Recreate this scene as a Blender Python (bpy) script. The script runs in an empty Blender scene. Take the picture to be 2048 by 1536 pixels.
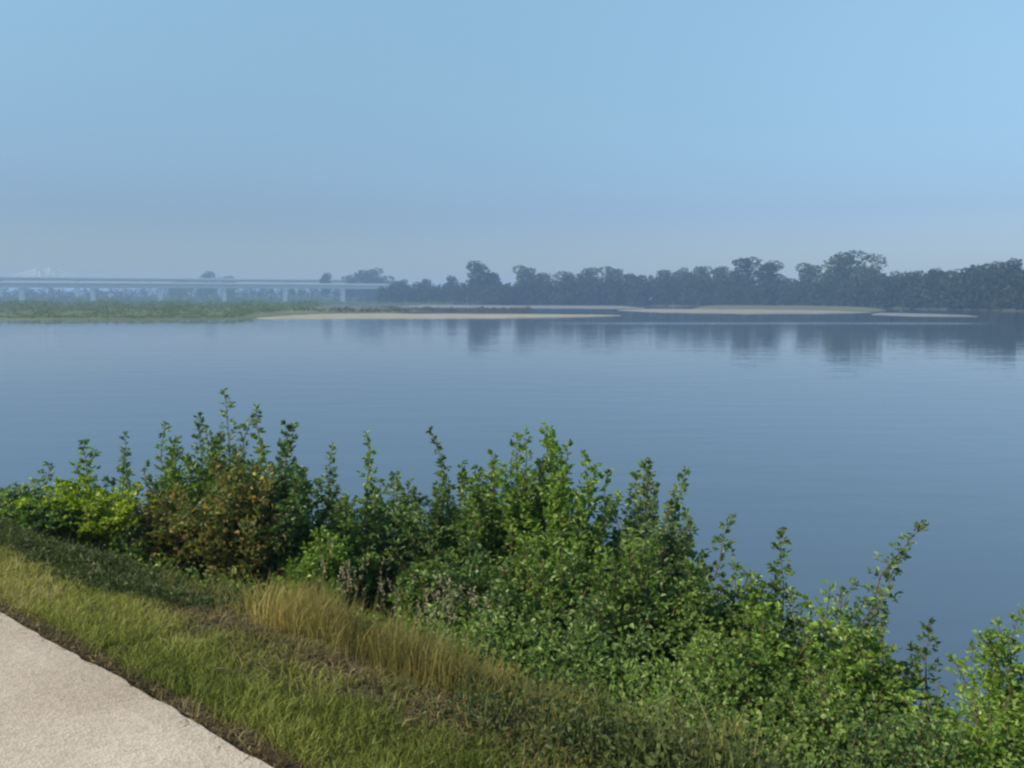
import bpy, math, random
import numpy as np
from mathutils import Vector

S = bpy.context.scene
C = S.collection
R = math.radians

# ------------------------------------------------------------------ camera
F, CX, CY, HZ, H = 1607.0, 1024.0, 768.0, 597.0, 5.0     # photo pixels (2048 wide), eye 5 m above the water
PITCH = math.atan((CY - HZ) / F)
cam = bpy.data.objects.new('camera', bpy.data.cameras.new('camera'))
C.objects.link(cam); S.camera = cam
cam.location = (0, 0, H); cam.rotation_euler = (R(90) - PITCH, 0, 0)
cam.data.sensor_width = 36; cam.data.lens = 36 * F / 2048
cam.data.clip_start = 0.05; cam.data.clip_end = 20000

# ------------------------------------------------------------------ world, sun, exposure
SUN_AZ, SUN_EL = R(-116), R(38)      # azimuth from +Y (view direction), negative = to the left
w = bpy.data.worlds.new('World'); S.world = w; w.use_nodes = True
nt = w.node_tree; bgn = nt.nodes['Background']
sky = nt.nodes.new('ShaderNodeTexSky'); sky.sky_type = 'NISHITA'; sky.sun_disc = False
sky.sun_elevation = SUN_EL; sky.sun_rotation = SUN_AZ
sky.air_density = 1.4; sky.dust_density = 0.3; sky.ozone_density = 3.0; sky.altitude = 100
tc = nt.nodes.new('ShaderNodeTexCoord'); sx_ = nt.nodes.new('ShaderNodeSeparateXYZ'); nt.links.new(tc.outputs['Generated'], sx_.inputs[0])
cr = nt.nodes.new('ShaderNodeValToRGB'); nt.links.new(sx_.outputs['Z'], cr.inputs[0])
for i_, (p_, c_) in enumerate([(0, (.32, .385, .60)), (.10, (.385, .455, .64)), (.22, (.68, .76, .79)), (.34, (.98, 1.05, .97))]):   # blue-grey morning air low in the sky
    e_ = cr.color_ramp.elements[i_] if i_ < 2 else cr.color_ramp.elements.new(p_)
    e_.position = p_; e_.color = (*c_, 1)
mx_ = nt.nodes.new('ShaderNodeMix'); mx_.data_type = 'RGBA'; mx_.blend_type = 'MULTIPLY'; mx_.inputs['Factor'].default_value = 1
nt.links.new(sky.outputs[0], mx_.inputs['A']); nt.links.new(cr.outputs[0], mx_.inputs['B']); nt.links.new(mx_.outputs['Result'], bgn.inputs[0]); bgn.inputs[1].default_value = 0.135
sun = bpy.data.objects.new('sun', bpy.data.lights.new('sun', 'SUN')); C.objects.link(sun)
sun.data.energy = 4.8; sun.data.angle = R(0.6); sun.data.color = (1.0, 0.87, 0.70)
sv = Vector((math.sin(SUN_AZ) * math.cos(SUN_EL), math.cos(SUN_AZ) * math.cos(SUN_EL), math.sin(SUN_EL)))
sun.rotation_euler = sv.to_track_quat('Z', 'Y').to_euler(); sun.location = (-20, 10, 40)
S.view_settings.view_transform = 'Standard'; S.view_settings.look = 'None'
S.view_settings.exposure = 0.29; S.view_settings.gamma = 1
S.render.engine = 'CYCLES'
S.cycles.max_bounces = 6; S.cycles.volume_bounces = 1; S.cycles.transparent_max_bounces = 8
S.cycles.use_denoising = True
S.cycles.sample_clamp_indirect = 4
S.cycles.filter_width = 2.4

# ------------------------------------------------------------------ helpers
def at(x, y, Y):
    """world point seen at photo pixel (x, y) at depth Y along +Y"""
    a, b = (x - CX) / F, -(y - CY) / F
    dy = math.cos(PITCH) + b * math.sin(PITCH); dz = -math.sin(PITCH) + b * math.cos(PITCH)
    return Vector((a / dy * Y, Y, H + dz / dy * Y))
def on(x, y, z=0.0):
    """world point seen at photo pixel (x, y) on the level z"""
    p = at(x, y, 1.0); k = (z - H) / (p.z - H)
    return Vector((p.x * k, k, z))
def props(o, label=None, cat=None, group=None, kind=None):
    if label: o['label'] = label
    if cat: o['category'] = cat
    if group: o['group'] = group
    if kind: o['kind'] = kind
    return o
def empty(name, loc, **k):
    o = bpy.data.objects.new(name, None); C.objects.link(o); o.location = loc
    o.empty_display_size = .2
    return props(o, **k)
def link(name, me, parent=None, loc=(0, 0, 0), **k):
    o = bpy.data.objects.new(name, me); C.objects.link(o); o.location = loc
    if parent is not None: o.parent = parent
    return props(o, **k)
class Geo:
    """collects numpy vertices, faces and one random value per vertex"""
    def __init__(s): s.v = []; s.f = {3: [], 4: []}; s.r = []; s.n = 0
    def add(s, v, f, r=None):
        v = np.asarray(v, float).reshape(-1, 3); f = np.asarray(f, int)
        s.v.append(v); s.f[f.shape[1]].append(f + s.n); s.n += len(v)
        s.r.append(np.zeros(len(v)) if r is None else np.asarray(r, float))
    def mesh(s, name, mat, smooth=False):
        me = bpy.data.meshes.new(name)
        v = np.concatenate(s.v); fs = []; tot = []
        for k in (3, 4):
            if s.f[k]:
                a = np.concatenate(s.f[k]); fs.append(a.ravel()); tot.append(np.full(len(a), k))
        idx = np.concatenate(fs); tot = np.concatenate(tot)
        me.vertices.add(len(v)); me.vertices.foreach_set('co', v.ravel())
        me.loops.add(len(idx)); me.loops.foreach_set('vertex_index', idx)
        me.polygons.add(len(tot)); st = np.concatenate(([0], np.cumsum(tot)[:-1]))
        me.polygons.foreach_set('loop_start', st); me.polygons.foreach_set('loop_total', tot)
        me.polygons.foreach_set('use_smooth', np.full(len(tot), bool(smooth)))
        at_ = me.attributes.new('rnd', 'FLOAT', 'POINT'); at_.data.foreach_set('value', np.concatenate(s.r))
        me.materials.append(mat); me.update(calc_edges=True); me.validate()
        return me
def unit(a): return a / np.maximum(np.linalg.norm(a, axis=-1, keepdims=True), 1e-9)
def box(g, c, s, rz=0.0, r=0.5, top=1.0):
    x, y, z = s[0] / 2, s[1] / 2, s[2] / 2
    v = np.array([(-x, -y, -z), (x, -y, -z), (x, y, -z), (-x, y, -z), (-x * top, -y * top, z), (x * top, -y * top, z), (x * top, y * top, z), (-x * top, y * top, z)])
    ca, sa = math.cos(rz), math.sin(rz)
    v = np.stack([v[:, 0] * ca - v[:, 1] * sa, v[:, 0] * sa + v[:, 1] * ca, v[:, 2]], 1) + np.array(c)
    g.add(v, [(3, 2, 1, 0), (4, 5, 6, 7), (0, 1, 5, 4), (1, 2, 6, 5), (2, 3, 7, 6), (3, 0, 4, 7)], np.full(8, r))
def tube(g, pts, rad, n=5, r=0.5):
    pts = np.asarray(pts, float); m = len(pts); rad = np.broadcast_to(rad, m)
    d = unit(np.gradient(pts, axis=0))
    up = np.where(np.abs(d[:, 2:3]) > .9, np.array([[1., 0, 0]]), np.array([[0, 0, 1.]]))
    a = unit(np.cross(d, up)); b = np.cross(d, a)
    th = np.arange(n) / n * 2 * math.pi
    v = pts[:, None] + rad[:, None, None] * (a[:, None] * np.cos(th)[None, :, None] + b[:, None] * np.sin(th)[None, :, None])
    i = np.arange(m - 1)[:, None] * n; j = np.arange(n)[None]; k = (j + 1) % n
    f = np.stack([i + j, i + k, i + n + k, i + n + j], -1).reshape(-1, 4)
    g.add(v.reshape(-1, 3), f, np.full(m * n, r))
def leaves(g, rng, P, D, L, W, rnd, fold=.25, up=.35):
    """leaf blades of six vertices folded on the midrib. P base, D direction, L length, W half width"""
    n = len(P); D = unit(D)
    nz = unit(rng.normal(size=(n, 3)) + np.array([0, 0, up * 3]))
    sx = unit(np.cross(D, nz)); nn = np.cross(sx, D)
    L = L[:, None]; W = W[:, None]
    lift = nn * W * fold * 2
    droop = -nn * L * .12
    v = np.stack([P, P + D * L * .3 + sx * W + lift, P + D * L * .68 + sx * W * .72 + lift * .7, P + D * L + droop,
                  P + D * L * .68 - sx * W * .72 + lift * .7, P + D * L * .3 - sx * W + lift], 1)
    b = np.arange(n)[:, None] * 6
    f = np.concatenate([b + np.array([[0, 1, 2, 3]]), b + np.array([[0, 3, 4, 5]])])
    g.add(v.reshape(-1, 3), f, np.repeat(rnd, 6))
def blades(g, rng, P, h, wd, lean, rnd, az=None, segs=2):
    """grass blades, bent strips ending in a point"""
    n = len(P); az = rng.uniform(0, 2 * math.pi, n) if az is None else az
    d = np.stack([np.cos(az), np.sin(az), np.zeros(n)], 1)
    t = rng.uniform(0, 2 * math.pi, n); sx = np.stack([np.cos(t), np.sin(t), np.zeros(n)], 1) * wd[:, None] / 2
    h = h[:, None]; lean = lean[:, None]; z = np.array([[0, 0, 1.]])
    m = P + z * h * .55 + d * h * lean * .3
    tp = P + z * h * (1 - .25 * lean) + d * h * lean
    v = np.stack([P - sx, P + sx, m + sx * .8, m - sx * .8, tp], 1)
    b = np.arange(n)[:, None] * 5
    g.add(v.reshape(-1, 3), b + np.array([[0, 1, 2, 3]]), np.repeat(rnd, 5))
    g.f[3].append(b + np.array([[3, 2, 4]]) + g.n - n * 5)
def fbm(x, y, sc, seed=0):
    """cheap smooth noise in 0..1"""
    r = np.random.RandomState(seed); o = 0; a = 0
    for k in range(5):
        f = sc * 1.7 ** k; th = r.uniform(0, 6.28); p = r.uniform(0, 6.28, 2); wt = .75 ** k
        o = o + wt * np.sin((x * math.cos(th) + y * math.sin(th)) * f + p[0]) * np.sin((-x * math.sin(th) + y * math.cos(th)) * f * 1.13 + p[1]); a += wt
    return np.clip(.5 + o / a * .9, 0, 1)

# ------------------------------------------------------------------ materials
def mat(name):
    m = bpy.data.materials.new(name); m.use_nodes = True
    return m, m.node_tree, m.node_tree.nodes['Principled BSDF']
def ramp(nt, src, cols):
    r = nt.nodes.new('ShaderNodeValToRGB'); e = r.color_ramp.elements
    while len(e) < len(cols): e.new(.5)
    for i, (p, c) in enumerate(cols): e[i].position = p; e[i].color = (*c, 1)
    nt.links.new(src, r.inputs[0]); return r
def noise(nt, sc, det=5, vec=None, rough=.6):
    n = nt.nodes.new('ShaderNodeTexNoise'); n.inputs['Scale'].default_value = sc; n.inputs['Detail'].default_value = det
    n.inputs['Roughness'].default_value = rough
    if vec is not None: nt.links.new(vec, n.inputs['Vector'])
    return n
def geo_pos(nt): return nt.nodes.new('ShaderNodeNewGeometry').outputs['Position']
def leafmat(name, cols, trans=.42, rough=.45, spec=.4, tint=(1.25, 1.35, .7)):
    m, nt, b = mat(name)
    a = nt.nodes.new('ShaderNodeAttribute'); a.attribute_name = 'rnd'
    r = ramp(nt, a.outputs['Fac'], cols)
    nt.links.new(r.outputs[0], b.inputs['Base Color']); b.inputs['Roughness'].default_value = rough
    b.inputs['Specular IOR Level'].default_value = spec
    mu = nt.nodes.new('ShaderNodeMix'); mu.data_type = 'RGBA'; mu.blend_type = 'MULTIPLY'; mu.inputs['Factor'].default_value = 1
    nt.links.new(r.outputs[0], mu.inputs['A']); mu.inputs['B'].default_value = (*tint, 1)
    t = nt.nodes.new('ShaderNodeBsdfTranslucent'); nt.links.new(mu.outputs['Result'], t.inputs['Color'])
    x = nt.nodes.new('ShaderNodeMixShader'); x.inputs[0].default_value = trans
    nt.links.new(b.outputs[0], x.inputs[1]); nt.links.new(t.outputs[0], x.inputs[2])
    nt.links.new(x.outputs[0], nt.nodes['Material Output'].inputs['Surface'])
    return m
def plain(name, col, rough=.8, var=.15, sc=3.0):
    m, nt, b = mat(name)
    n = noise(nt, sc, vec=geo_pos(nt))
    c = np.array(col)
    r = ramp(nt, n.outputs['Fac'], [(.3, tuple(c * (1 - var))), (.7, tuple(c * (1 + var)))])
    nt.links.new(r.outputs[0], b.inputs['Base Color']); b.inputs['Roughness'].default_value = rough
    return m

M_bark = plain('bark', (.07, .05, .035), .9, .3, 30)
M_stem = plain('twig_bark', (.10, .075, .035), .7, .3, 30)
M_concrete = plain('pale_concrete', (.80, .79, .74), .8, .05, .3)
M_steel = plain('pale_steel', (.62, .63, .60), .6, .08, .5)
M_white = plain('white_paint', (.8, .8, .78), .6, .05, .5)

PAL = {   # per-leaf colour ramps
 'green':  leafmat('leaf_green', [(0, (0.060, 0.104, 0.025)), (.45, (0.142, 0.231, 0.045)), (.8, (0.236, 0.336, 0.071)), (1, (0.431, 0.532, 0.227))]),
 'deep':   leafmat('leaf_deep_green', [(0, (0.046, 0.084, 0.030)), (.5, (0.107, 0.187, 0.052)), (.85, (0.196, 0.292, 0.087)), (1, (0.411, 0.514, 0.224))]),
 'bluish': leafmat('leaf_grey_green', [(0, (0.060, 0.109, 0.050)), (.5, (0.159, 0.243, 0.097)), (.85, (0.272, 0.368, 0.167)), (1, (0.498, 0.613, 0.349))]),
 'lime':   leafmat('leaf_yellow_green', [(0, (0.105, 0.169, 0.014)), (.5, (0.262, 0.349, 0.022)), (.85, (0.421, 0.504, 0.043)), (1, (0.525, 0.588, 0.114))]),
 'brown':  leafmat('leaf_rust_tinged', [(0, (0.067, 0.093, 0.026)), (.35, (0.136, 0.180, 0.045)), (.6, (0.255, 0.212, 0.057)), (.85, (0.347, 0.221, 0.072)), (1, (0.575, 0.564, 0.254))]),
 'fresh':  leafmat('leaf_fresh_green', [(0, (0.074, 0.141, 0.023)), (.45, (0.176, 0.288, 0.043)), (.8, (0.282, 0.408, 0.071)), (1, (0.459, 0.573, 0.213))]),
}
M_verge = leafmat('verge_grass', [(0, (.09, .12, .022)), (.35, (.20, .235, .045)), (.7, (.32, .32, .08)), (1, (.46, .40, .19))], .3, .6, .2, (1.2, 1.2, .7))
M_thatch = leafmat('dead_thatch', [(0, (.055, .042, .018)), (.5, (.15, .12, .052)), (1, (.34, .28, .14))], .15, .8, .15, (1, 1, 1))
M_gold = leafmat('golden_grass', [(0, (0.095, 0.103, 0.030)), (.4, (0.234, 0.205, 0.060)), (.8, (0.383, 0.324, 0.100)), (1, (0.532, 0.464, 0.240))], .35, .6, .2, (1.2, 1.1, .7))
M_weed = leafmat('low_weeds', [(0, (0.034, 0.049, 0.014)), (.5, (0.068, 0.094, 0.026)), (.85, (0.121, 0.145, 0.042)), (1, (0.189, 0.174, 0.072))], .25, .55, .3)
M_seed = leafmat('seed_heads', [(0, (.16, .13, .07)), (.5, (.30, .25, .15)), (1, (.46, .40, .27))], .3, .8, .1, (1, 1, 1))
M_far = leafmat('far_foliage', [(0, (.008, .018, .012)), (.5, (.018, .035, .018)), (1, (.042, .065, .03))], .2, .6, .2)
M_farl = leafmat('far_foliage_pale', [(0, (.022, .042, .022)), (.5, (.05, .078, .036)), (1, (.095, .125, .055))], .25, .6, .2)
M_reed = leafmat('island_greenery', [(0, (.06, .09, .03)), (.5, (.12, .17, .055)), (1, (.21, .25, .09))], .25, .6, .2)
M_dry = leafmat('dry_bar_weeds', [(0, (.05, .04, .025)), (.5, (.11, .09, .05)), (1, (.20, .17, .09))], .2, .7, .1, (1, 1, 1))

# asphalt path
M_path, nt_, b_ = mat('worn_asphalt')
gp = geo_pos(nt_)
n1 = noise(nt_, 1.1, 4, gp); n2 = noise(nt_, 170, 3, gp, .7); vo = nt_.nodes.new('ShaderNodeTexVoronoi'); vo.inputs['Scale'].default_value = 95
nt_.links.new(gp, vo.inputs['Vector'])
r1 = ramp(nt_, n1.outputs['Fac'], [(.28, (.35, .29, .215)), (.5, (.42, .36, .28)), (.72, (.48, .42, .33))])
r2 = ramp(nt_, n2.outputs['Fac'], [(.32, (.75, .73, .71)), (.5, (1, 1, 1)), (.72, (1.15, 1.13, 1.11))])
r3 = ramp(nt_, vo.outputs['Color'], [(0, (.72, .72, .74)), (.5, (1, 1, 1)), (1, (1.22, 1.2, 1.15))])
def mul(nt, a, b):
    x = nt.nodes.new('ShaderNodeMix'); x.data_type = 'RGBA'; x.blend_type = 'MULTIPLY'; x.inputs['Factor'].default_value = 1
    nt.links.new(a, x.inputs['A']); nt.links.new(b, x.inputs['B']); return x.outputs['Result']
nt_.links.new(mul(nt_, mul(nt_, r1.outputs[0], r2.outputs[0]), r3.outputs[0]), b_.inputs['Base Color'])
b_.inputs['Roughness'].default_value = .85
bp = nt_.nodes.new('ShaderNodeBump'); bp.inputs['Strength'].default_value = .5; bp.inputs['Distance'].default_value = .004
nt_.links.new(vo.outputs['Distance'], bp.inputs['Height']); nt_.links.new(bp.outputs[0], b_.inputs['Normal'])

# soil
M_soil, nt_, b_ = mat('bank_soil')
gp = geo_pos(nt_); n1 = noise(nt_, 2.2, 8, gp); n2 = noise(nt_, 45, 6, gp)
r1 = ramp(nt_, n1.outputs['Fac'], [(.3, (.045, .040, .018)), (.5, (.075, .055, .028)), (.7, (.060, .070, .022))])
r2 = ramp(nt_, n2.outputs['Fac'], [(.3, (.5, .5, .5)), (.7, (1.5, 1.4, 1.3))])
nt_.links.new(mul(nt_, r1.outputs[0], r2.outputs[0]), b_.inputs['Base Color']); b_.inputs['Roughness'].default_value = .95
bp = nt_.nodes.new('ShaderNodeBump'); bp.inputs['Strength'].default_value = .8; bp.inputs['Distance'].default_value = .05
nt_.links.new(n2.outputs['Fac'], bp.inputs['Height']); nt_.links.new(bp.outputs[0], b_.inputs['Normal'])

M_farland = plain('far_meadow', (.085, .11, .042), .9, .35, .05)
M_sand = plain('pale_sand', (.27, .255, .19), .9, .15, .15)
M_olive = plain('bar_grass', (.085, .10, .05), .9, .25, .2)
M_mud2 = plain('grey_sand', (.20, .20, .165), .9, .15, .15)
M_mud = plain('wet_mud', (.17, .165, .15), .5, .2, .2)

# water
M_water, nt_, b_ = mat('river_water')
b_.inputs['Base Color'].default_value = (.062, .100, .150, 1); b_.inputs['Roughness'].default_value = .03; b_.inputs['IOR'].default_value = 1.333
gp = geo_pos(nt_)
mp = nt_.nodes.new('ShaderNodeMapping'); mp.inputs['Scale'].default_value = (.35, 1.0, 1.0); nt_.links.new(gp, mp.inputs[0])
n1 = noise(nt_, .55, 3, mp.outputs[0], .5); n2 = noise(nt_, .035, 2, mp.outputs[0], .5)
bp = nt_.nodes.new('ShaderNodeBump'); bp.inputs['Strength'].default_value = .5; bp.inputs['Distance'].default_value = .05
bp2 = nt_.nodes.new('ShaderNodeBump'); bp2.inputs['Strength'].default_value = .3; bp2.inputs['Distance'].default_value = .12
nt_.links.new(n1.outputs['Fac'], bp.inputs['Height']); nt_.links.new(n2.outputs['Fac'], bp2.inputs['Height'])
sp = nt_.nodes.new('ShaderNodeSeparateXYZ'); nt_.links.new(gp, sp.inputs[0])
def win(a, b, c, d, out):       # 0..1 window between a-b and c-d
    r = []
    for p, q in ((a, b), (d, c)):
        k = nt_.nodes.new('ShaderNodeMapRange'); k.inputs[1].default_value = p; k.inputs[2].default_value = q; k.interpolation_type = 'SMOOTHSTEP'
        if p > q: k.inputs[1].default_value, k.inputs[2].default_value, k.inputs[3].default_value, k.inputs[4].default_value = q, p, 1, 0
        nt_.links.new(out, k.inputs[0]); r.append(k.outputs[0])
    m = nt_.nodes.new('ShaderNodeMath'); m.operation = 'MULTIPLY'; nt_.links.new(r[0], m.inputs[0]); nt_.links.new(r[1], m.inputs[1]); return m.outputs[0]
mw = nt_.nodes.new('ShaderNodeMath'); mw.operation = 'MULTIPLY'
nt_.links.new(win(0, 40, 85, 105, sp.outputs['X']), mw.inputs[0]); nt_.links.new(win(154, 160, 166, 174, sp.outputs['Y']), mw.inputs[1])
n3 = noise(nt_, 2.5, 3, gp, .6); mz = nt_.nodes.new('ShaderNodeMath'); mz.operation = 'MULTIPLY'; nt_.links.new(n3.outputs['Fac'], mz.inputs[0]); nt_.links.new(mw.outputs[0], mz.inputs[1])
bp3 = nt_.nodes.new('ShaderNodeBump'); bp3.inputs['Strength'].default_value = .6; bp3.inputs['Distance'].default_value = .10
nt_.links.new(mz.outputs[0], bp3.inputs['Height']); nt_.links.new(bp3.outputs[0], bp2.inputs['Normal'])
nt_.links.new(bp2.outputs[0], bp.inputs['Normal']); nt_.links.new(bp.outputs[0], b_.inputs['Normal'])

# ------------------------------------------------------------------ ground: levee, river bed
PZ = H - 1.6                                     # path level
A, B = on(0, 1206, PZ), on(586, 1530, PZ)
DT = Vector((A.x - B.x, A.y - B.y, 0)).normalized()         # along the path, away to the left
DN = Vector((DT.y, -DT.x, 0))                               # towards the river
S0 = DN.dot(B)
SW = .55
def st(x, y): return DN.x * x + DN.y * y - S0, DT.x * x + DT.y * y
def xy(s, t): return DN.x * (s + S0) + DT.x * t, DN.y * (s + S0) + DT.y * t
def zs(s, t):
    s = np.asarray(s, float); t = np.asarray(t, float)
    k = np.maximum(s - (SW - .25 * np.clip((t - 3.5) / 2, 0, 1)), 0)
    z = PZ - .03 - .04 * np.clip(s, 0, SW) - (np.sqrt(k * k + .04) - .2) / 1.75 * (k > 0)
    bump = (fbm(s, t, 1.3, 5) - .5) * .16 * np.clip(s - .2, 0, 1) + (fbm(s, t, 6., 6) - .5) * .03 * np.clip(s, 0, 1)
    z = np.maximum(z + bump, -1.6)
    back = np.maximum(-s - 4.2, 0)
    return np.where(s < -4.2, np.maximum(PZ - .03 - back / 3, .9), z)
def gz(x, y):
    s, t = st(x, y); return zs(s, t)
ss = np.concatenate([[-3000, -600, -150, -60, -30], np.arange(-14, -1, 1.), np.arange(-1, 12, .12), [14, 18, 30, 80, 300, 1000, 3500]])
tt = np.concatenate([[-3000, -800, -200, -80, -40, -20], np.arange(-12, 24, .25), np.arange(24, 60, 1.5), [80, 120, 250, 800, 3000]])
sg, tg = np.meshgrid(ss, tt, indexing='ij'); gx, gy = xy(sg, tg); gzz = zs(sg, tg)
m_, n_ = sg.shape
i = np.arange(m_ - 1)[:, None] * n_ + np.arange(n_ - 1)[None]
g = Geo(); g.add(np.stack([gx, gy, gzz], -1).reshape(-1, 3), np.stack([i, i + n_, i + n_ + 1, i + 1], -1).reshape(-1, 4))
link('ground', g.mesh('ground', M_soil, True), kind='structure')

# path sheet with an uneven edge
g = Geo(); ts = np.concatenate([np.arange(-30, -8, 1.), np.arange(-8, 14, .04), np.arange(14, 120, 1.)])
eo = -.05 + (fbm(ts, ts * 0, 2.0, 3) - .5) * .03 + (fbm(ts, ts * 0, 14., 4) - .5) * .014
rows = [(-3.3 + 0 * ts, 0), (-1.6 + 0 * ts, .035), (eo * 0 - .16, .012), (eo - .004, .006), (eo, -.03)]
v = []
for s_, dz in rows:
    px_, py_ = xy(s_, ts); v.append(np.stack([px_, py_, np.full(len(ts), PZ + dz)], 1))
v = np.concatenate(v); n_ = len(ts); i = np.concatenate([np.arange(n_ - 1) + k * n_ for k in range(4)])
g.add(v, np.stack([i, i + n_, i + n_ + 1, i + 1], 1)); link('path', g.mesh('path', M_path), kind='structure')

# water
g = Geo(); W_ = 3000
xs = np.linspace(-W_, W_, 25); ys = np.linspace(-60, 3000, 25)
# water starts at the foot of the bank and reaches the horizon
gx, gy = np.meshgrid(xs, ys, indexing='ij'); n_ = len(ys)
i = np.arange(24)[:, None] * n_ + np.arange(24)[None]
g.add(np.stack([gx, gy, gx * 0], -1).reshape(-1, 3), np.stack([i, i + n_, i + n_ + 1, i + 1], -1).reshape(-1, 4))
link('water', g.mesh('water', M_water), kind='structure')

# ------------------------------------------------------------------ sand bars and far banks
def slab(name, pts, h, m, kind='structure', crown=.0, seed=1, jag=.02, **k):
    """low land from a photo-pixel outline on the water: sloping shore, uneven rim"""
    P = [on(x, y, 0) for x, y in pts]
    rng = np.random.RandomState(seed); out = []
    for a, b in zip(P, P[1:] + P[:1]):
        L = (b - a).length; n = max(2, int(L / 6))
        for q in range(n):
            p = a.lerp(b, q / n); out.append((p.x, p.y))
    out = np.array(out); c = out.mean(0); d = out - c
    j = 1 + (fbm(out[:, 0], out[:, 1], .09, seed) - .5) * jag * 2
    out = c + d * j[:, None]
    n = len(out); rings = []
    cen = np.array([np.interp(out[:, 0], np.sort(out[:, 0]), np.full(n, 0))]).T
    for k_, z in ((1.0, -.4), (.97, .12), (.86, h * .7), (.6, h), (.25, h * (1 + crown))):
        ctr = np.stack([out[:, 0] * .08 + c[0] * .92, np.full(n, c[1])], 1)
        q = ctr + (out - ctr) * k_
        rings.append(np.column_stack([q, np.full(n, z) + (fbm(q[:, 0], q[:, 1], .2, seed + 7) - .5) * h * .5 * (k_ < .96)]))
    v = np.concatenate(rings + [np.array([[c[0], c[1], h * (1 + crown)]])])
    g = Geo(); f = []
    for r_ in range(len(rings) - 1):
        a = np.arange(n) + r_ * n; b = (np.arange(n) + 1) % n + r_ * n
        f.append(np.stack([a, b, b + n, a + n], 1))
    g.add(v, np.concatenate(f)); r_ = len(rings) - 1
    g.f[3].append(np.stack([np.arange(n) + r_ * n, (np.arange(n) + 1) % n + r_ * n, np.full(n, r_ * n + n)], 1))
    return link(name, g.mesh(name, m, True), kind=kind, **k)

# far bank: a shelf of land from the left round to the right, its shore running nearer on the right
def strip(name, shore, back, h, m):
    """shore: list of (x px, distance) of the waterline; land goes back behind it"""
    xs = np.arange(shore[0][0], shore[-1][0] + 1, 6.)
    D = np.interp(xs, [a for a, _ in shore], [b for _, b in shore]) * (1 + (fbm(xs, xs * 0, .05, 9) - .5) * .015)
    u = (xs - CX) / F; rows = []
    for off, z in ((-2, -.5), (1.5, .3), (7, h), (60, h + .3), (back, h + .6)):
        rows.append(np.column_stack([u * (D + off), D + off, np.full(len(xs), z)]))
    v = np.concatenate(rows); n = len(xs); i = np.concatenate([np.arange(n - 1) + k * n for k in range(4)])
    g = Geo(); g.add(v, np.stack([i, i + 1, i + n + 1, i + n], 1)); return link(name, g.mesh(name, m, True), kind='structure')
M_shore = plain('dark_bank_grass', (.040, .050, .024), .9, .3, .1)  # dark mottled grass colour, the same along the whole far bank
SHORE = [(-900, 660), (700, 660), (900, 600), (1100, 560), (1300, 540), (1500, 500), (1700, 440), (1850, 380), (2048, 320), (2500, 250), (3200, 190)]
strip('far_bank', SHORE, 2000, 1.0, M_shore)
def shore(x): return float(np.interp(x, [a for a, _ in SHORE], [b for _, b in SHORE]))

slab('sandbar', [(500, 637), (700, 636.5), (1000, 636), (1180, 633.5), (1250, 631), (1100, 629.5), (900, 628.5), (600, 628)], .35, M_sand, seed=2)
slab('sandbar', [(790, 614), (1000, 616), (1240, 617.5), (1300, 617), (1250, 612), (1000, 610.5), (850, 609.5)], .3, M_mud, seed=13)
slab('sandbar', [(1230, 620.5), (1320, 624.5), (1500, 627), (1660, 626.5), (1750, 625), (1660, 621.5), (1400, 619), (1280, 618.5)], .4, M_mud2, seed=3)
slab('sandbar', [(1740, 629), (1820, 632), (1960, 633.5), (1940, 631), (1850, 628), (1760, 626)], .2, M_mud, seed=14)
slab('sandbar', [(1380, 618), (1500, 619), (1650, 619), (1780, 622), (1760, 617), (1640, 610), (1420, 609)], .8, M_olive, seed=5, jag=.01)
slab('island', [(-260, 641), (0, 641), (200, 642), (420, 641), (520, 638), (760, 628), (880, 622), (800, 616), (500, 613), (0, 613), (-260, 614)], .9, M_farland, seed=4, jag=.01)

# low green cover of the island, and dry weeds along its tail
def scatter_px(rng, n, f):
    """n points over photo-pixel region f: (x range, y low, y high functions) dropped on the ground"""
def tufts(g, rng, X, Y, Z, h, w_, per=26):
    n = len(X); P = np.repeat(np.stack([X, Y, Z], 1), per, 0); hh = np.repeat(h, per)
    off = rng.normal(size=(n * per, 3)) * np.stack([hh * w_, hh * w_, hh * .0], 1)
    q = rng.uniform(.05, 1, n * per) ** .8; off[:, 2] = q * hh
    off[:, :2] *= (1.15 - q)[:, None]
    D = rng.normal(size=(n * per, 3)) + np.array([0, 0, .6])
    L = hh * .22 * rng.uniform(.6, 1.3, n * per) + .1
    leaves(g, rng, P + off, D, L, L * .4, np.clip(np.repeat(rng.uniform(0, 1, n), per) * .6 + rng.uniform(0, .4, n * per), 0, 1))
rng = np.random.RandomState(11)
N_ = 5200; g = Geo(); x = rng.uniform(-150, 640, N_); yy = rng.uniform(0, 1, N_)
D = 185 + yy ** 1.6 * 420; keep = (x < 470 + (D - 185) * 1.1)
X = (x - CX) / F * D; h = (.35 + 2.0 * np.clip((D - 185) / 220, 0, 1)) * rng.uniform(.6, 1.2, N_) * (.5 + .9 * fbm(x, D, .03, 8))
tufts(g, rng, X[keep], D[keep], np.full(keep.sum(), .5), h[keep], 1.2, 14)
link('island_thicket', g.mesh('island_thicket', M_reed), kind='stuff', label='low green thicket and meadow growth covering the flat island below the bridge', cat='thicket')
g = Geo(); x = rng.uniform(520, 1060, 500); D = rng.uniform(262, 330, 500); X = (x - CX) / F * D
tufts(g, rng, X, D, np.full(500, .3), rng.uniform(.5, 1.3, 500) * (.5 + fbm(x, D, .05, 2)), .8, 16)
link('dry_weeds', g.mesh('dry_weeds', M_dry), kind='stuff', label='brown dry weeds along the back of the pale sand spit', cat='weeds')
g = Geo(); x = rng.uniform(500, 960, 600); D = rng.uniform(560, 640, 600); X = (x - CX) / F * D
tufts(g, rng, X, D, np.full(600, .6), rng.uniform(1, 2.2, 600), .8, 12)
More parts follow.
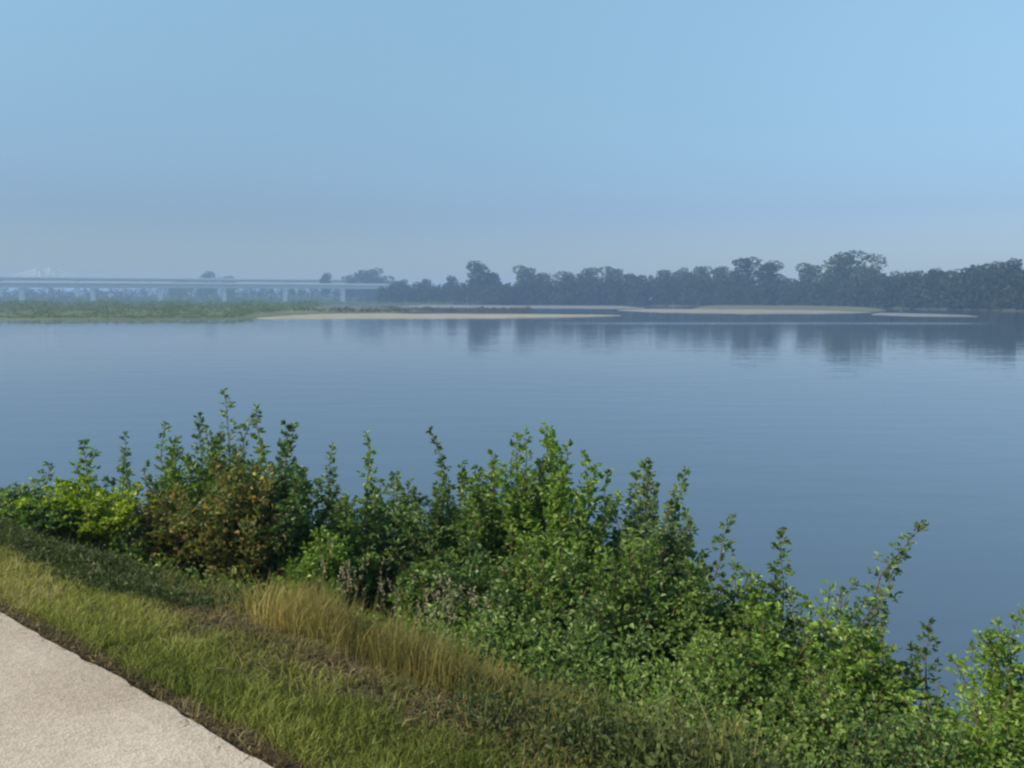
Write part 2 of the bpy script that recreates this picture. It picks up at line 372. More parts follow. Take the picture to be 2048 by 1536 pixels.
link('bank_meadow', g.mesh('bank_meadow', M_reed), kind='stuff', label='green meadow strip on the far bank below the bridge end', cat='meadow')

# ------------------------------------------------------------------ far trees
def crown_mesh(seed, shape, m):
    """unit-height crown (z 0.12..1) of leaf clumps on limbs, plus the trunk mesh"""
    rng = np.random.RandomState(seed); g = Geo(); tr = Geo()
    lobes = []
    nl = {'round': 15, 'tall': 15, 'wispy': 11, 'broad': 17}[shape]
    wdt = {'round': .30, 'tall': .17, 'wispy': .22, 'broad': .42}[shape]
    for k in range(nl):
        z = rng.uniform(.22, .93); a = rng.uniform(0, 6.28)
        rr = wdt * math.sqrt(max(.05, 1 - ((z - .55) / .5) ** 2)) * rng.uniform(.35, 1)
        s = rng.uniform(.08, .16) * (1.15 if shape == 'broad' else .75 if shape == 'wispy' else 1)
        lobes.append((rr * math.cos(a), rr * math.sin(a), z, s))
    lobes += [(rng.uniform(-.6, .6) * wdt, rng.uniform(-.6, .6) * wdt, rng.uniform(.2, .5), wdt * .4) for _ in range(4)]; lobes.append((0, 0, .9, .10)); lobes.append((.03, 0, .65, wdt * .6)); lobes.append((-.02, 0, .45, wdt * .62))
    for (x, y, z, s) in lobes:
        n = int(150 * (s / .12) ** 2) if shape != 'wispy' else int(85 * (s / .12) ** 2)
        d = unit(rng.normal(size=(n, 3))); rad = s * rng.uniform(.35, 1.08, n) ** .5
        P = np.array([x, y, z]) + d * rad[:, None] * np.array([1.1, 1.1, .85])
        L = rng.uniform(.022, .045, n)
        leaves(g, rng, P, d + rng.normal(size=(n, 3)) * .8, L, L * .45, np.clip(rng.uniform(0, .6) + rng.uniform(0, .5, n) + d[:, 2] * .1, 0, 1))
        p0 = np.array([0, 0, z * .45]); p1 = np.array([x, y, z])
        mid = (p0 + p1) / 2 + np.array([0, 0, -.03])
        tube(tr, [p0, mid, p1], [.010, .007, .003], 4)
    tube(tr, [(0, 0, -.02), (.004, 0, .15), (-.006, .004, .4), (0, 0, .72)], [.026, .02, .014, .005], 6)
    return g.mesh('crown', m), tr.mesh('trunk', M_bark)
PROTO = {}
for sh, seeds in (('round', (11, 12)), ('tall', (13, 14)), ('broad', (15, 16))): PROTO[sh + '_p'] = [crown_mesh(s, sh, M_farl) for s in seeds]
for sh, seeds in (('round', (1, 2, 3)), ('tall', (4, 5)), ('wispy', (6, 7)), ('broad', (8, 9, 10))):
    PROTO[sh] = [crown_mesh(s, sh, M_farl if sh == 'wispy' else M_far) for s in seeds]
trng = random.Random(4)
def tree(xp, ytop, D, shape, label, wf=1.0, group='trees along the far bank', pale=False, z0=1.3):
    """tree whose top is seen at pixel (xp, ytop), D metres away"""
    p = at(xp, ytop, D); hgt = p.z - z0
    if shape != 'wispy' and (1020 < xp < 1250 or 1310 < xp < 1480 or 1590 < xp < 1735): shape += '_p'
    c, t = trng.choice(PROTO[shape])
    o = empty('tree', (p.x, D, z0), label=label, cat='tree', group=group)
    wf *= 1.0 if shape.startswith(('tall', 'wispy')) else 1.2; o.scale = (hgt * wf, hgt * wf, hgt); o.rotation_euler = (0, 0, trng.uniform(0, 6.28))
    link('crown', c, o); link('trunk', t, o)
    return o
LB = 'hazy blue-green '
T = [  # x, y top, extra distance behind shore, shape, width factor, label
 (652, 547, 250, 'tall', 1.0, 'small upright tree rising behind the right end of the bridge deck'),
 (745, 538, 240, 'broad', 1.1, 'broad rounded tree just beyond the right end of the bridge'),
 (700, 552, 240, 'round', 1.0, 'low round tree between the small upright tree and the broad tree at the bridge end'),
 (412, 545, 420, 'round', 1.0, 'round treetop showing above the middle of the bridge deck'),
 (450, 555, 420, 'broad', 1.0, 'low flat treetop showing above the bridge deck, right of the round one'),
 (355, 556, 430, 'broad', 1.0, 'long low treetop above the bridge deck left of the round one'),
 (805, 560, 60, 'broad', 1.0, 'low faded tree directly right of the bridge end'),
 (850, 557, 50, 'broad', 1.0, 'low flat-topped faded tree left of the prominent rounded one'),
 (905, 552, 20, 'round', 1.0, 'shoulder-high tree tucked against the left of the prominent rounded one'),
 (960, 526, 10, 'round', 1.15, 'prominent rounded tree standing alone left of the first gap in the treeline'),
 (988, 545, 20, 'round', 1.0, 'tree against the right side of the prominent rounded tree'),
 (1048, 534, 20, 'round', 1.0, 'dome-shaped tree just right of the first gap in the treeline'),
 (1085, 546, 25, 'round', 1.0, 'lower tree right of the dome-shaped tree'),
 (1135, 543, 25, 'tall', 1.5, 'slim tree midway between the dome-shaped tree and the flat-topped pair'),
 (1182, 536, 20, 'round', 1.1, 'left one of the flat-topped pair in the middle of the treeline'),
 (1222, 536, 20, 'round', 1.1, 'right one of the flat-topped pair in the middle of the treeline'),
 (1270, 550, 25, 'broad', .9, 'low tree in the dip right of the flat-topped pair'),
 (1325, 540, 20, 'round', 1.1, 'first tree of the long even canopy above the grassy sandbar'),
 (1365, 535, 20, 'broad', .8, 'second tree of the long even canopy above the grassy sandbar'),
 (1400, 533, 18, 'round', 1.1, 'third tree of the long even canopy above the grassy sandbar'),
 (1440, 536, 18, 'round', 1.1, 'last tree of the long even canopy, beside the tall narrow one'),
 (1487, 516, 10, 'tall', 1.7, 'tall narrow dark tree above the grassy sandbar, left one of two'),
 (1540, 525, 10, 'tall', 1.5, 'slender dark tree above the grassy sandbar, right one of two'),
 (1580, 556, 25, 'round', 1.0, 'short tree in the notch right of the slender dark tree'),
 (1618, 529, 25, 'round', 1.0, 'faded round tree between the notch and the tallest pale tree'),
 (1655, 545, 20, 'round', 1.0, 'lower tree at the left foot of the tallest pale tree'),
 (1690, 503, 15, 'tall', 1.6, 'tallest tree of the whole treeline with a pale ragged crown'),
 (1748, 506, 25, 'wispy', 1.1, 'thin wispy pale tree right of the tallest one'),
 (1728, 534, 12, 'round', 1.0, 'tree filling the gap under the thin wispy pale tree'),
 (1790, 541, 10, 'broad', .9, 'dark tree right below the thin wispy pale tree'),
 (1835, 541, 8, 'broad', .9, 'left one of the two even dark trees nearing the right edge'),
 (1885, 541, 8, 'broad', .9, 'right one of the two even dark trees nearing the right edge'),
 (1935, 534, 8, 'round', 1.1, 'dark tree where the canopy starts rising to the right edge'),
 (1975, 526, 6, 'broad', .9, 'tall dark tree second from the right edge of the treeline'),
 (2030, 520, 6, 'broad', .9, 'nearest and darkest far tree at the right edge of the picture'),
]
for (xp, yt, dd, sh, wf, lab) in T: tree(xp, yt, shore(xp) + 14 + dd, sh, lab, wf)
# low wood filling in under and behind the trees
def wood(name, segs, label, m, seed, n, per=40):
    rng = np.random.RandomState(seed); g = Geo()
    xs_ = [a[0] for a in segs]
    x = rng.uniform(xs_[0], xs_[-1], n); base = np.interp(x, xs_, [a[1] for a in segs]); dd = np.interp(x, xs_, [a[2] for a in segs]); dep = rng.uniform(0, 1, n)
    D = dd + dep * 30
    h = ((HZ - base) / F * D + H - 1.0) * rng.uniform(.55, 1.0, n) * (.82 + .3 * fbm(x, x * 0, .09, seed))
    h = np.maximum(h, 1.5)
    P = np.repeat(np.stack([(x - CX) / F * D, D, np.full(n, 1.)], 1), per, 0); hh = np.repeat(h, per)
    q = rng.uniform(.0, 1, n * per); r_ = np.sqrt(np.clip(1 - (q - .4) ** 2 * 1.8, .1, 1)) * 3.2
    a = rng.uniform(0, 6.28, n * per); rr = r_ * rng.uniform(.5, 1, n * per)
    P = P + np.stack([rr * np.cos(a), rr * np.sin(a), q * hh], 1)
    L = rng.uniform(.9, 2.0, n * per)
    leaves(g, rng, P, rng.normal(size=(n * per, 3)), L, L * .45, np.clip(np.repeat(rng.uniform(0, .6, n), per) + rng.uniform(0, .4, n * per), 0, 1))
    return link(name, g.mesh(name, m), kind='stuff', label=label, cat='wood')
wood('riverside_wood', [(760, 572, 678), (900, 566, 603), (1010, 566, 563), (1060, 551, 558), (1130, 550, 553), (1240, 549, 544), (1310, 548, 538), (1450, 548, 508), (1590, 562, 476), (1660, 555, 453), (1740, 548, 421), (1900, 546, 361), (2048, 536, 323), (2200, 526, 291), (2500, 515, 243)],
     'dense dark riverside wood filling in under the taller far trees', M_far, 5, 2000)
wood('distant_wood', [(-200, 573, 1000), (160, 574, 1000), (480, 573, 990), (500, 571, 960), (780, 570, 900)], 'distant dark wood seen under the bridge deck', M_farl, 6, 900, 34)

wood('bridge_scrub', [(-200, 591, 795), (50, 591, 805), (500, 590, 870), (680, 591, 895), (770, 592, 905)], 'low green scrub on the flat ground between the two bridges', M_reed, 7, 500, 30)

# ------------------------------------------------------------------ bridges
def bridge(name, label, P0, dirv, n0, n1, span, z_top, depth, width, low=False, pylon=None, first=0):
    ux, uy = dirv; rz = math.atan2(uy, ux)
    o = empty(name, (P0[0], P0[1], 1.5), label=label, cat='bridge')
    c = lambda k, off=0.: (ux * k - uy * off, uy * k + ux * off)
    L0, L1 = n0 * span, n1 * span; mid = (L0 + L1) / 2; ln = L1 - L0
    g = Geo(); box(g, (*c(mid), z_top - .3 - 1.5), (ln, width, .6), rz); link('deck', g.mesh('deck', M_concrete), o)
    for off in (-width * .32, width * .32, 0):
        g = Geo(); box(g, (*c(mid, off), z_top - .6 - depth / 2 - 1.5), (ln, .9, depth), rz); link('girder', g.mesh('girder', M_steel), o)
    for off in (-width / 2 + .15, width / 2 - .15):
        g = Geo(); box(g, (*c(mid, off), z_top + .5 - 1.5), (ln, .3, 1.0), rz); link('parapet', g.mesh('parapet', M_concrete), o)
    for k in range(n0, n1 + 1):
        x, y = c((k + first) * span); zt = z_top - .6 - depth - 1.5
        g = Geo(); hh = zt + 2.5
        box(g, (x, y, zt - hh / 2 - 1.2), (4.0, width * .5, hh - 1.2), rz)
        box(g, (x, y, zt - 1.0), (4.2, width * .66, 1.2), rz); box(g, (x, y, zt - .35), (4.4, width * .9, .7), rz)
        link('pier', g.mesh('pier', M_concrete), o)
    return o, c
ud = (.937, .35)
p0 = ((50 - CX) / F * 764, 764)
bridge('road_bridge', 'pale concrete road bridge on slab piers crossing behind the green island', p0, ud, -3, 6, 60, at(0, 565, 764).z, 4.2, 12)
p1 = ((30 - CX) / F * 850, 850)
fb, cfun = bridge('road_bridge', 'farther and higher pale bridge with two slim white masts, behind the nearer bridge', p1, ud, -3, 5, 72, at(0, 555, 850).z, 2.6, 11, first=.85)
for xp in (85, 113):
    # the two masts and their stays
    k = 0
    for _ in range(30):
        q = cfun(k); X, Y = p1[0] + q[0], p1[1] + q[1]; k += ((xp - CX) / F * Y - X) * .8
    q = cfun(k); Y = p1[1] + q[1]; zt = at(xp, 534, Y).z - 1.5; zb = at(0, 555, 850).z - 1.5
    g = Geo()
    for off in (-4.8, 4.8):
        q2 = cfun(k, off); box(g, (*q2, (zt + zb) / 2), (1.6, 1.4, zt - zb), math.atan2(ud[1], ud[0]), top=.8)
    box(g, (*q, zt - 1.0), (1.2, 8.4, .9), math.atan2(ud[1], ud[0]))
    link('mast', g.mesh('mast', M_white), fb)
    g = Geo()
    for sgn in (-1, 1):
        for j in (1, 2, 3):
            for off in (-4.8, 4.8):
                a = (*cfun(k, off), zt - .8 * j); b = (*cfun(k + sgn * (9 + 9 * (3 - j)), off), zb)
                tube(g, [a, b], .09, 4)
    link('stay_cables', g.mesh('stay_cables', M_white), fb)

# ------------------------------------------------------------------ shrubs on the bank
def shrub(label, xt, yt, Y, spread, kind, pal, seed, dx=0.0, nst=None, dens=1.0, lsz=1.0, group='shrubs on the river bank'):
    """shrub whose topmost shoot is seen at pixel (xt, yt), Y metres off; dx shifts its foot sideways"""
    rng = np.random.RandomState(seed)
    top = at(xt, yt, Y); bx, by = top.x + dx, Y; bz = float(gz(bx, by)) - .04
    Ht = max(top.z - bz, .35)
    o = empty('shrub', (bx, by, bz), label=label, cat='shrub', group=group)
    st_, lf = Geo(), Geo(); fatness = rng.uniform(.8, 1.25)
    if kind == 'bush':   ns, out, tw = nst or int(12 + 44 * spread), 1.0, 17
    elif kind == 'shoot': ns, out, tw = nst or 8, .35, 13
    else:                 ns, out, tw = nst or 9, .6, 12       # arching
    for k in range(ns):
        main = k == 0
        if main: tip = np.array([top.x - bx, 0, Ht])
        else:
            a = rng.uniform(0, 6.28); rr = spread * rng.uniform(.02, 1) ** .6
            hf = (1 - .28 * (rr / max(spread, .01)) ** 2) * (1 - .42 * rng.uniform() ** 1.5) if kind == 'bush' else rng.uniform(.45, .94)
            tip = np.array([rr * math.cos(a) - (dx * .5 if kind != 'bush' else 0), rr * math.sin(a), Ht * hf])
        b0 = np.array([rng.normal() * .07 * spread, rng.normal() * .07 * spread, 0])
        ctrl = b0 + (tip - b0) * np.array([.2, .2, .6]) + rng.normal(size=3) * (.1 if k else .05)
        q = np.linspace(0, 1, 9)[:, None]
        pts = (1 - q) ** 2 * b0 + 2 * q * (1 - q) * ctrl + q ** 2 * tip
        pts[1:-1] += rng.normal(size=(7, 3)) * .018
        th = .006 + .005 * Ht
        tube(st_, pts, np.linspace(th, .002, 9), 5, rng.uniform())
        slen = np.linalg.norm(np.diff(pts, axis=0), axis=1).sum()
        bush = kind == 'bush'
        for tq in rng.uniform(.2, .95, int(slen * 6)):          # bare twigs that show between the leaves
            i0 = min(int(tq * 8), 7); fr = tq * 8 - i0; P0 = pts[i0] * (1 - fr) + pts[i0 + 1] * fr
            dr = unit(rng.normal(size=3) * np.array([1, 1, .4]) + np.array([0, 0, .7])); ln = rng.uniform(.08, .2) * (1.25 - tq)
            tube(st_, [P0, P0 + dr * ln * .6 + np.array([0, 0, .01]), P0 + dr * ln], [.003, .0022, .0012], 3, .5)
        nl = int(slen * (165 if bush else 115) * dens * rng.uniform(.7, 1.2))
        u = rng.uniform(.06 if bush else .2, 1, nl) ** .85; u = np.minimum(u + 0 * u, .999)
        i0 = (u * 8).astype(int); fr = (u * 8 - i0)[:, None]; C0 = pts[i0] * (1 - fr) + pts[i0 + 1] * fr
        # leaves sit in sprays: angles cluster along the stem
        kk = (u * slen / .055).astype(int); ang = (kk * 2.4 + rng.uniform(0, 6.28)) + rng.normal(size=nl) * .45
        rad = ((.17 if bush else .135) * np.minimum(1, (1 - u) * 2.2 + .12) * fatness * np.random.RandomState(seed + k).uniform(.5, 1.3, 4000)[kk % 4000]) * rng.uniform(.15, 1, nl)
        O = np.stack([np.cos(ang), np.sin(ang), np.full(nl, .55)], 1)
        LP = C0 + O * rad[:, None]
        D = O * .9 + rng.normal(size=(nl, 3)) * .55 + np.array([0, 0, .1])
        L = rng.uniform(.026, .080, nl) * lsz * min(1, Y / 6.8) * (1.1 - .3 * u)
        leaves(lf, rng, LP, D, L, L * rng.uniform(.24, .38, nl), np.clip(rng.beta(2, 2.8, nl) + rng.uniform(-.15, .15) + (rng.rand(nl) < .03) * .4, 0, 1))
    link('stems', st_.mesh('stems', M_stem), o); link('foliage', lf.mesh('foliage', PAL[pal]), o)
    return o
SH = [  # label, x, y, Y, spread, kind, palette, dx
 ('dark low shrub at the far left edge above the grass verge', 15, 985, 8.16, .65, 'bush', 'bluish', 0),
 ('grey-green slender shoots left of the yellow-green bush', 95, 925, 9.39, .5, 'shoot', 'bluish', 0),
 ('thin upright sapling poking up behind the yellow-green bush', 168, 880, 8.93, .3, 'shoot', 'fresh', 0),
 ('bright yellow-green rounded bush near the left edge', 165, 958, 7.7, .72, 'bush', 'lime', 0),
 ('small dark green shrub below and left of the yellow-green bush', 60, 1010, 7.39, .55, 'bush', 'deep', 0),
 ('pointed pale green sapling right behind the yellow-green bush', 248, 868, 8.93, .38, 'shoot', 'bluish', 0),
 ('short thin shoots between the pointed sapling and the rust-tinged bush', 292, 925, 8.47, .3, 'shoot', 'bluish', 0),
 ('tall thin leafy shoot standing left of the tallest shoots', 332, 846, 9.38, .25, 'shoot', 'green', 0),
 ('sparse shoot with round dark leaves left beside the tallest shoot', 398, 826, 8.83, .35, 'shoot', 'deep', 0),
 ('tallest shoot of all on the bank, reaching furthest up the water', 448, 782, 8.56, .4, 'shoot', 'bluish', 0),
 ('leafy sapling just right of the tallest shoot', 512, 812, 8.46, .4, 'shoot', 'bluish', 0),
 ('dark-leaved sapling at the right end of the tallest clump', 570, 842, 8.28, .4, 'shoot', 'deep', 0),
 ('rust-tinged bush below the tallest shoot', 470, 912, 7.64, .72, 'bush', 'brown', 0),
 ('reddish-brown low bush left of and below the tallest clump', 350, 975, 7.91, .62, 'bush', 'brown', 0),
 ('olive bush in the middle of the tallest clump', 520, 880, 8.1, .6, 'bush', 'green', 0),
 ('dark green bush closing the right side of the tallest clump', 592, 930, 7.73, .55, 'bush', 'deep', 0),
 ('thin pale shoot in the dip right of the tallest clump', 665, 888, 9.2, .22, 'shoot', 'bluish', 0),
 ('slim sapling with a leafy tip in the dip left of the broad bush', 733, 866, 8.8, .3, 'shoot', 'fresh', 0),
 ('mid green bush at the foot of the slim sapling', 690, 990, 7.7, .6, 'bush', 'green', 0),
 ('fresh green bush low in the dip beside the dry grass', 640, 1060, 7.2, .5, 'bush', 'fresh', 0),
 ('grey-green shrub right of the slim sapling', 795, 945, 8.2, .5, 'bush', 'bluish', 0),
 ('arching dark shoot leaning left beside the broad bush', 860, 858, 8.4, .4, 'arch', 'deep', .35),
 ('dark green bush left of the broad bush', 880, 950, 7.7, .6, 'bush', 'deep', 0),
 ('rounded green bush forming the left shoulder of the broad bush', 985, 905, 7.7, .6, 'bush', 'green', 0),
 ('broad bright green bush, highest in the middle of the bank', 1090, 848, 7.6, .75, 'bush', 'fresh', 0),
 ('leafy bush between the left shoulder and the top of the broad bush', 1035, 868, 7.7, .5, 'bush', 'green', 0),
 ('green bush at the right shoulder of the broad bush', 1170, 905, 7.2, .6, 'bush', 'fresh', 0),
 ('loose grey-green bush right of the broad bush', 1290, 922, 7.3, .5, 'bush', 'bluish', 0),
 ('arching shoot leaning right beyond the loose grey-green bush', 1372, 938, 7.2, .35, 'arch', 'bluish', -.35),
 ('dark thick bush low in front of the broad bush', 950, 1090, 6.6, .6, 'bush', 'deep', 0),
 ('thick green bush in front and right of the broad bush', 1120, 1060, 6.3, .65, 'bush', 'green', 0),
 ('fresh green bush below the loose grey-green bush', 1265, 1060, 6.1, .6, 'bush', 'green', 0),
 ('leafy branch tip arching right above the open water, nearest the broad bush', 1465, 1030, 6.8, .4, 'arch', 'deep', -.4),
 ('bush on the falling slope under the first arching branch tip', 1395, 1120, 6.1, .55, 'bush', 'green', 0),
 ('lone thin shoot with dark leaves standing out over the water', 1562, 1055, 6.6, .22, 'shoot', 'deep', 0),
 ('pale green bush at the foot of the lone thin shoot', 1530, 1210, 5.6, .55, 'bush', 'fresh', 0),
 ('bright green sapling tip between the lone shoot and the long arching branch', 1660, 1170, 5.9, .35, 'shoot', 'fresh', 0),
 ('long leafy branch arching up to the right over the water', 1848, 1045, 6.3, .4, 'arch', 'bluish', -.75),
 ('loose shrub under the long arching branch', 1760, 1260, 5.5, .45, 'bush', 'green', 0),
 ('small dark shoot low between the arching branch and the right edge bush', 1858, 1240, 5.8, .3, 'shoot', 'deep', 0),
 ('bright fresh bush cut off by the right edge', 2040, 1215, 5.2, .5, 'bush', 'fresh', 0),
 ('yellowish green bush in the lower right corner', 1950, 1370, 4.6, .5, 'bush', 'fresh', 0),
 ('dense green bush along the bottom right of the slope', 1640, 1330, 4.9, .55, 'bush', 'green', 0),
 ('dense bush between the dry grass tip and the slope on the right', 1420, 1270, 5.2, .55, 'bush', 'green', 0),
 ('dark green bush just above the tip of the dry grass', 1190, 1190, 5.6, .55, 'bush', 'deep', 0),
 ('deep green bush above the middle of the dry grass', 1010, 1190, 6.0, .5, 'bush', 'deep', 0),
 ('small bush with pale leaves above the dry grass', 860, 1130, 6.6, .45, 'bush', 'green', 0),
 ('filling bush behind the loose grey-green bush, over the water on its right', 1340, 1000, 6.9, .5, 'bush', 'bluish', 0),
 ('light green bush left of the lone thin shoot', 1470, 1125, 6.2, .5, 'bush', 'green', 0),
 ('small loose bush right under the lone thin shoot', 1580, 1180, 5.9, .42, 'bush', 'bluish', 0),
 ('low bush at the foot of the bright green sapling tip', 1690, 1240, 5.5, .45, 'bush', 'fresh', 0),
 ('bush behind the slim sapling, filling the dip toward the arching dark shoot', 760, 960, 8.6, .55, 'bush', 'green', 0),
 ('thick olive bush behind the rust-tinged bush', 430, 880, 8.46, .6, 'bush', 'green', 0),
 ('low dark bush at the very bottom right of the picture', 1800, 1440, 4.2, .5, 'bush', 'deep', 0),
]
for q, (lab, x, y, Y, sp, kd, pl, dx) in enumerate(SH): shrub(lab, x, y, Y, sp, kd, pl, 100 + q, dx)

# ------------------------------------------------------------------ undergrowth and grasses
rng = np.random.RandomState(21)
def visible(X, Y, margin=.06):
    return (Y > 1.2) & (np.abs(X / np.maximum(Y, .1)) < .66 + margin + .4 / np.maximum(Y, 1))
def pts_st(n, s0, s1, t0, t1):
    s = rng.uniform(s0, s1, n); t = rng.uniform(t0, t1, n); X, Y = xy(s, t); k = visible(X, Y)
    s, t, X, Y = s[k], t[k], X[k], Y[k]; return s, t, np.stack([X, Y, zs(s, t) - .01], 1)
# undergrowth on the slope
s, t, P = pts_st(9000, 1.5, 7.2, -5, 13)
k = (s > 2.0) | (t < 2.0); P = P[k]; n = len(P); per = 22
h = rng.uniform(.2, .75, n) * (.5 + fbm(P[:, 0], P[:, 1], 1.2, 3)) * np.clip(1 - (t[k] - 2.0) / 4, .3, 1); PP = np.repeat(P, per, 0); hh = np.repeat(h, per)
off = rng.normal(size=(n * per, 3)) * .11; off[:, 2] = rng.uniform(.1, 1, n * per) * hh
L = rng.uniform(.028, .06, n * per) * np.clip(PP[:, 1] / 6.5, .45, 1)
g = Geo(); leaves(g, rng, PP + off, rng.normal(size=(n * per, 3)) + np.array([0, 0, .4]), L, L * .33, np.clip(np.repeat(rng.uniform(-.1, .5, n), per) + rng.beta(2, 3, n * per) * .6, 0, 1))
for i in range(0, n, 2): pass
link('undergrowth', g.mesh('undergrowth', PAL['green']), kind='stuff', label='dense dark green undergrowth between and below the bank shrubs', cat='undergrowth')

# mown verge
s, t, P = pts_st(260000, .0, 1.05, -1, 12)
ed = .62 + (fbm(t, s * 0, 1.6, 12) - .5) * .55 - .27 * np.clip((t - 3.2) / 2, 0, 1)
dn = np.maximum(np.clip((ed - s) / .2, 0, 1), .45 * (s < 1.0) * np.clip(fbm(t, s, 3.5, 31) * 2.2 - .5, .05, 1)) * np.clip((s - .00 - .055 * fbm(t, s, 3., 13)) / .07, 0, 1); k = rng.rand(len(s)) < dn
s, t, P = s[k], t[k], P[k]; n = len(P); tv = t
h = rng.uniform(.03, .085, n) * (.55 + .8 * fbm(P[:, 0], P[:, 1], 3., 14))
c = np.clip(fbm(P[:, 0], P[:, 1], 2.2, 15) * .6 + rng.uniform(-.15, .4, n) + np.clip((tv - 3.2) * .16, -.25, .15), 0, 1)
g = Geo(); blades(g, rng, P, h, rng.uniform(.003, .006, n), rng.uniform(.2, .9, n), c)
link('verge_grass', g.mesh('verge_grass', M_verge), kind='stuff', label='short yellowish green grass verge along the path edge', cat='grass')

# dead thatch: along the path edge and in the band behind the verge
s, t, P = pts_st(260000, -.10, 1.9, -2, 12)
d1 = np.exp(-((s + .02) / .05) ** 2) * .9; d2 = np.exp(-((s - .92 - .2 * (fbm(t, s * 0, 2.1, 33) - .5)) / .34) ** 2) * .85 * np.clip((5.2 - t) / 1.5, .15, 1)
k = rng.rand(len(s)) < np.maximum(d1, d2) * (.7 + .3 * fbm(P[:, 0], P[:, 1], 3.5, 16)); P = P[k]; n = len(P)
g = Geo(); blades(g, rng, P + np.array([0, 0, .01]), rng.uniform(.025, .07, n), rng.uniform(.003, .007, n), rng.uniform(.8, 1.9, n), np.clip(fbm(P[:, 0], P[:, 1], 5., 17) * .6 + rng.uniform(-.2, .5, n), 0, 1))
link('dead_grass', g.mesh('dead_grass', M_thatch), kind='stuff', label='brown dead grass thatch between path edge, verge and taller growth', cat='grass')

# litter on the path: blown grass bits, small leaves and grit
s, t, P = pts_st(5200, -2.8, .0, -1, 12); k = rng.rand(len(s)) < np.exp(s / .35) + .05; P = P[k]; s = s[k]; n = len(P)
P[:, 2] = PZ + .02 - .016 * (s + 1.6) + .003; L = rng.uniform(.008, .035, n)
g = Geo(); leaves(g, rng, P, rng.normal(size=(n, 3)) * np.array([1, 1, .05]), L, L * rng.uniform(.12, .4, n), rng.uniform(0, 1, n), up=3)
link('path_litter', g.mesh('path_litter', M_thatch), kind='stuff', label='bits of dead grass and small leaves blown onto the path edge', cat='litter')

# golden tall grass on the shoulder
s, t, P = pts_st(170000, .85, 2.5, 1.0, 12)
band = np.clip((s - .68 - .25 * fbm(t, s * 0, 1.7, 18)) / .25, 0, 1) * np.clip((1.9 - s) / .35, 0, 1)
tl = np.clip((t - .45) / .5, 0, 1) * np.clip((4.7 - t + .25 * s) / .9, 0, 1)
dn = band * tl * np.clip(1.5 * fbm(P[:, 0], P[:, 1], 2.8, 19) - .15, .08, 1); k = rng.rand(len(s)) < dn; P = P[k]; n = len(P)
h = rng.uniform(.10, .38, n) * (.45 + .8 * fbm(P[:, 0], P[:, 1], 2., 20))
c = np.clip(fbm(P[:, 0], P[:, 1], 1.6, 22) * .8 + rng.uniform(-.2, .3, n), 0, 1)
g = Geo(); blades(g, rng, P, h, rng.uniform(.003, .006, n), rng.uniform(.1, .6, n), c)
link('golden_grass', g.mesh('golden_grass', M_gold), kind='stuff', label='tall golden yellow dry grass on the shoulder of the bank', cat='grass')
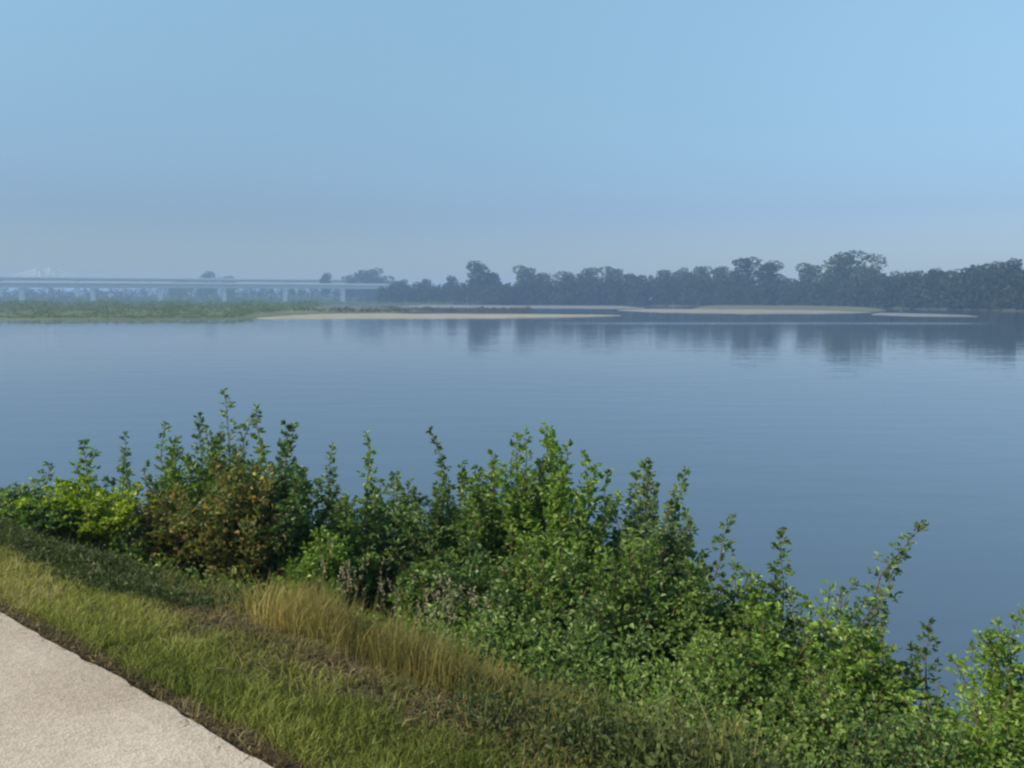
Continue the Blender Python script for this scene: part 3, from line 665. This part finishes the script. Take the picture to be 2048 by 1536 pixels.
# seed heads over it
q = rng.choice(np.flatnonzero((P @ np.array([*DT[:2], 0]) > 2.8) & (P @ np.array([*DT[:2], 0]) < 3.8) & (P @ np.array([*DN[:2], 0]) - S0 > 1.3)), 70, replace=False); Q = P[q]; hh = rng.uniform(.35, .6, 70); g = Geo()
blades(g, rng, Q, hh, np.full(70, .003), np.full(70, .15), rng.uniform(0, .6, 70), az=np.zeros(70))
tip = Q + np.stack([hh * .15, hh * 0, hh * .95], 1); per = 9; TP = np.repeat(tip, per, 0) + rng.normal(size=(70 * per, 3)) * np.array([.006, .006, .03])
L = rng.uniform(.012, .025, 70 * per); leaves(g, rng, TP, rng.normal(size=(70 * per, 3)) + np.array([0, 0, 1.5]), L, L * .25, rng.uniform(0, 1, 70 * per))
link('grass_seed_heads', g.mesh('grass_seed_heads', M_seed), kind='stuff', label='pale feathery seed heads standing over the golden grass', cat='seed heads')

# dark mixed weeds: lower right foreground, and the dark olive band on the left
s, t, P = pts_st(90000, .4, 2.6, -4, 13)
rt = np.clip(1.25 - (s > .95) * (s < 1.9) * (t > .7) * 1.0, 0, 1) * np.clip((2.15 - t - .25 * (s - 1)) / .8, 0, 1) * np.clip((s - .5) / .2, 0, 1); lt = np.clip((t - 3.6 - .5 * (1.3 - s)) / .8, 0, 1) * np.clip((s - .4) / .15, 0, 1)
k = rng.rand(len(s)) < np.maximum(rt, lt) * .5; P = P[k]; n = len(P); per = 9
h = rng.uniform(.05, .24, n) * (.5 + fbm(P[:, 0], P[:, 1], 1.8, 24)) * np.clip(1 - (P[:, 1] - 3.2) / 5, .3, 1); PP = np.repeat(P, per, 0); hh = np.repeat(h, per)
off = rng.normal(size=(n * per, 3)) * .045; off[:, 2] = rng.uniform(.05, 1, n * per) * hh; L = rng.uniform(.012, .034, n * per)
g = Geo(); leaves(g, rng, PP + off, rng.normal(size=(n * per, 3)) + np.array([0, 0, .5]), L, L * .3, np.clip(np.repeat(rng.uniform(-.1, .45, n), per) + rng.beta(2, 3, n * per) * .7, 0, 1))
blades(g, rng, P, h * 1.5, np.full(n, .005), rng.uniform(.1, .7, n), rng.uniform(.2, 1, n))
link('bank_weeds', g.mesh('bank_weeds', M_weed), kind='stuff', label='dark low mixed weeds on the near shoulder of the bank', cat='weeds')

# ------------------------------------------------------------------ haze
def haze():
    g = Geo(); box(g, (0, 1400, (44 - 3) / 2.), (7200, 4000, 47))
    m = bpy.data.materials.new('haze'); m.use_nodes = True; nt = m.node_tree
    nt.nodes.remove(nt.nodes['Principled BSDF'])
    v = nt.nodes.new('ShaderNodeVolumePrincipled'); v.inputs['Color'].default_value = (.42, .65, .97, 1)
    v.inputs['Density'].default_value = .0006; v.inputs['Anisotropy'].default_value = .0
    nt.links.new(v.outputs[0], nt.nodes['Material Output'].inputs['Volume'])
    o = link('haze', g.mesh('haze', m), kind='stuff'); return o
haze()
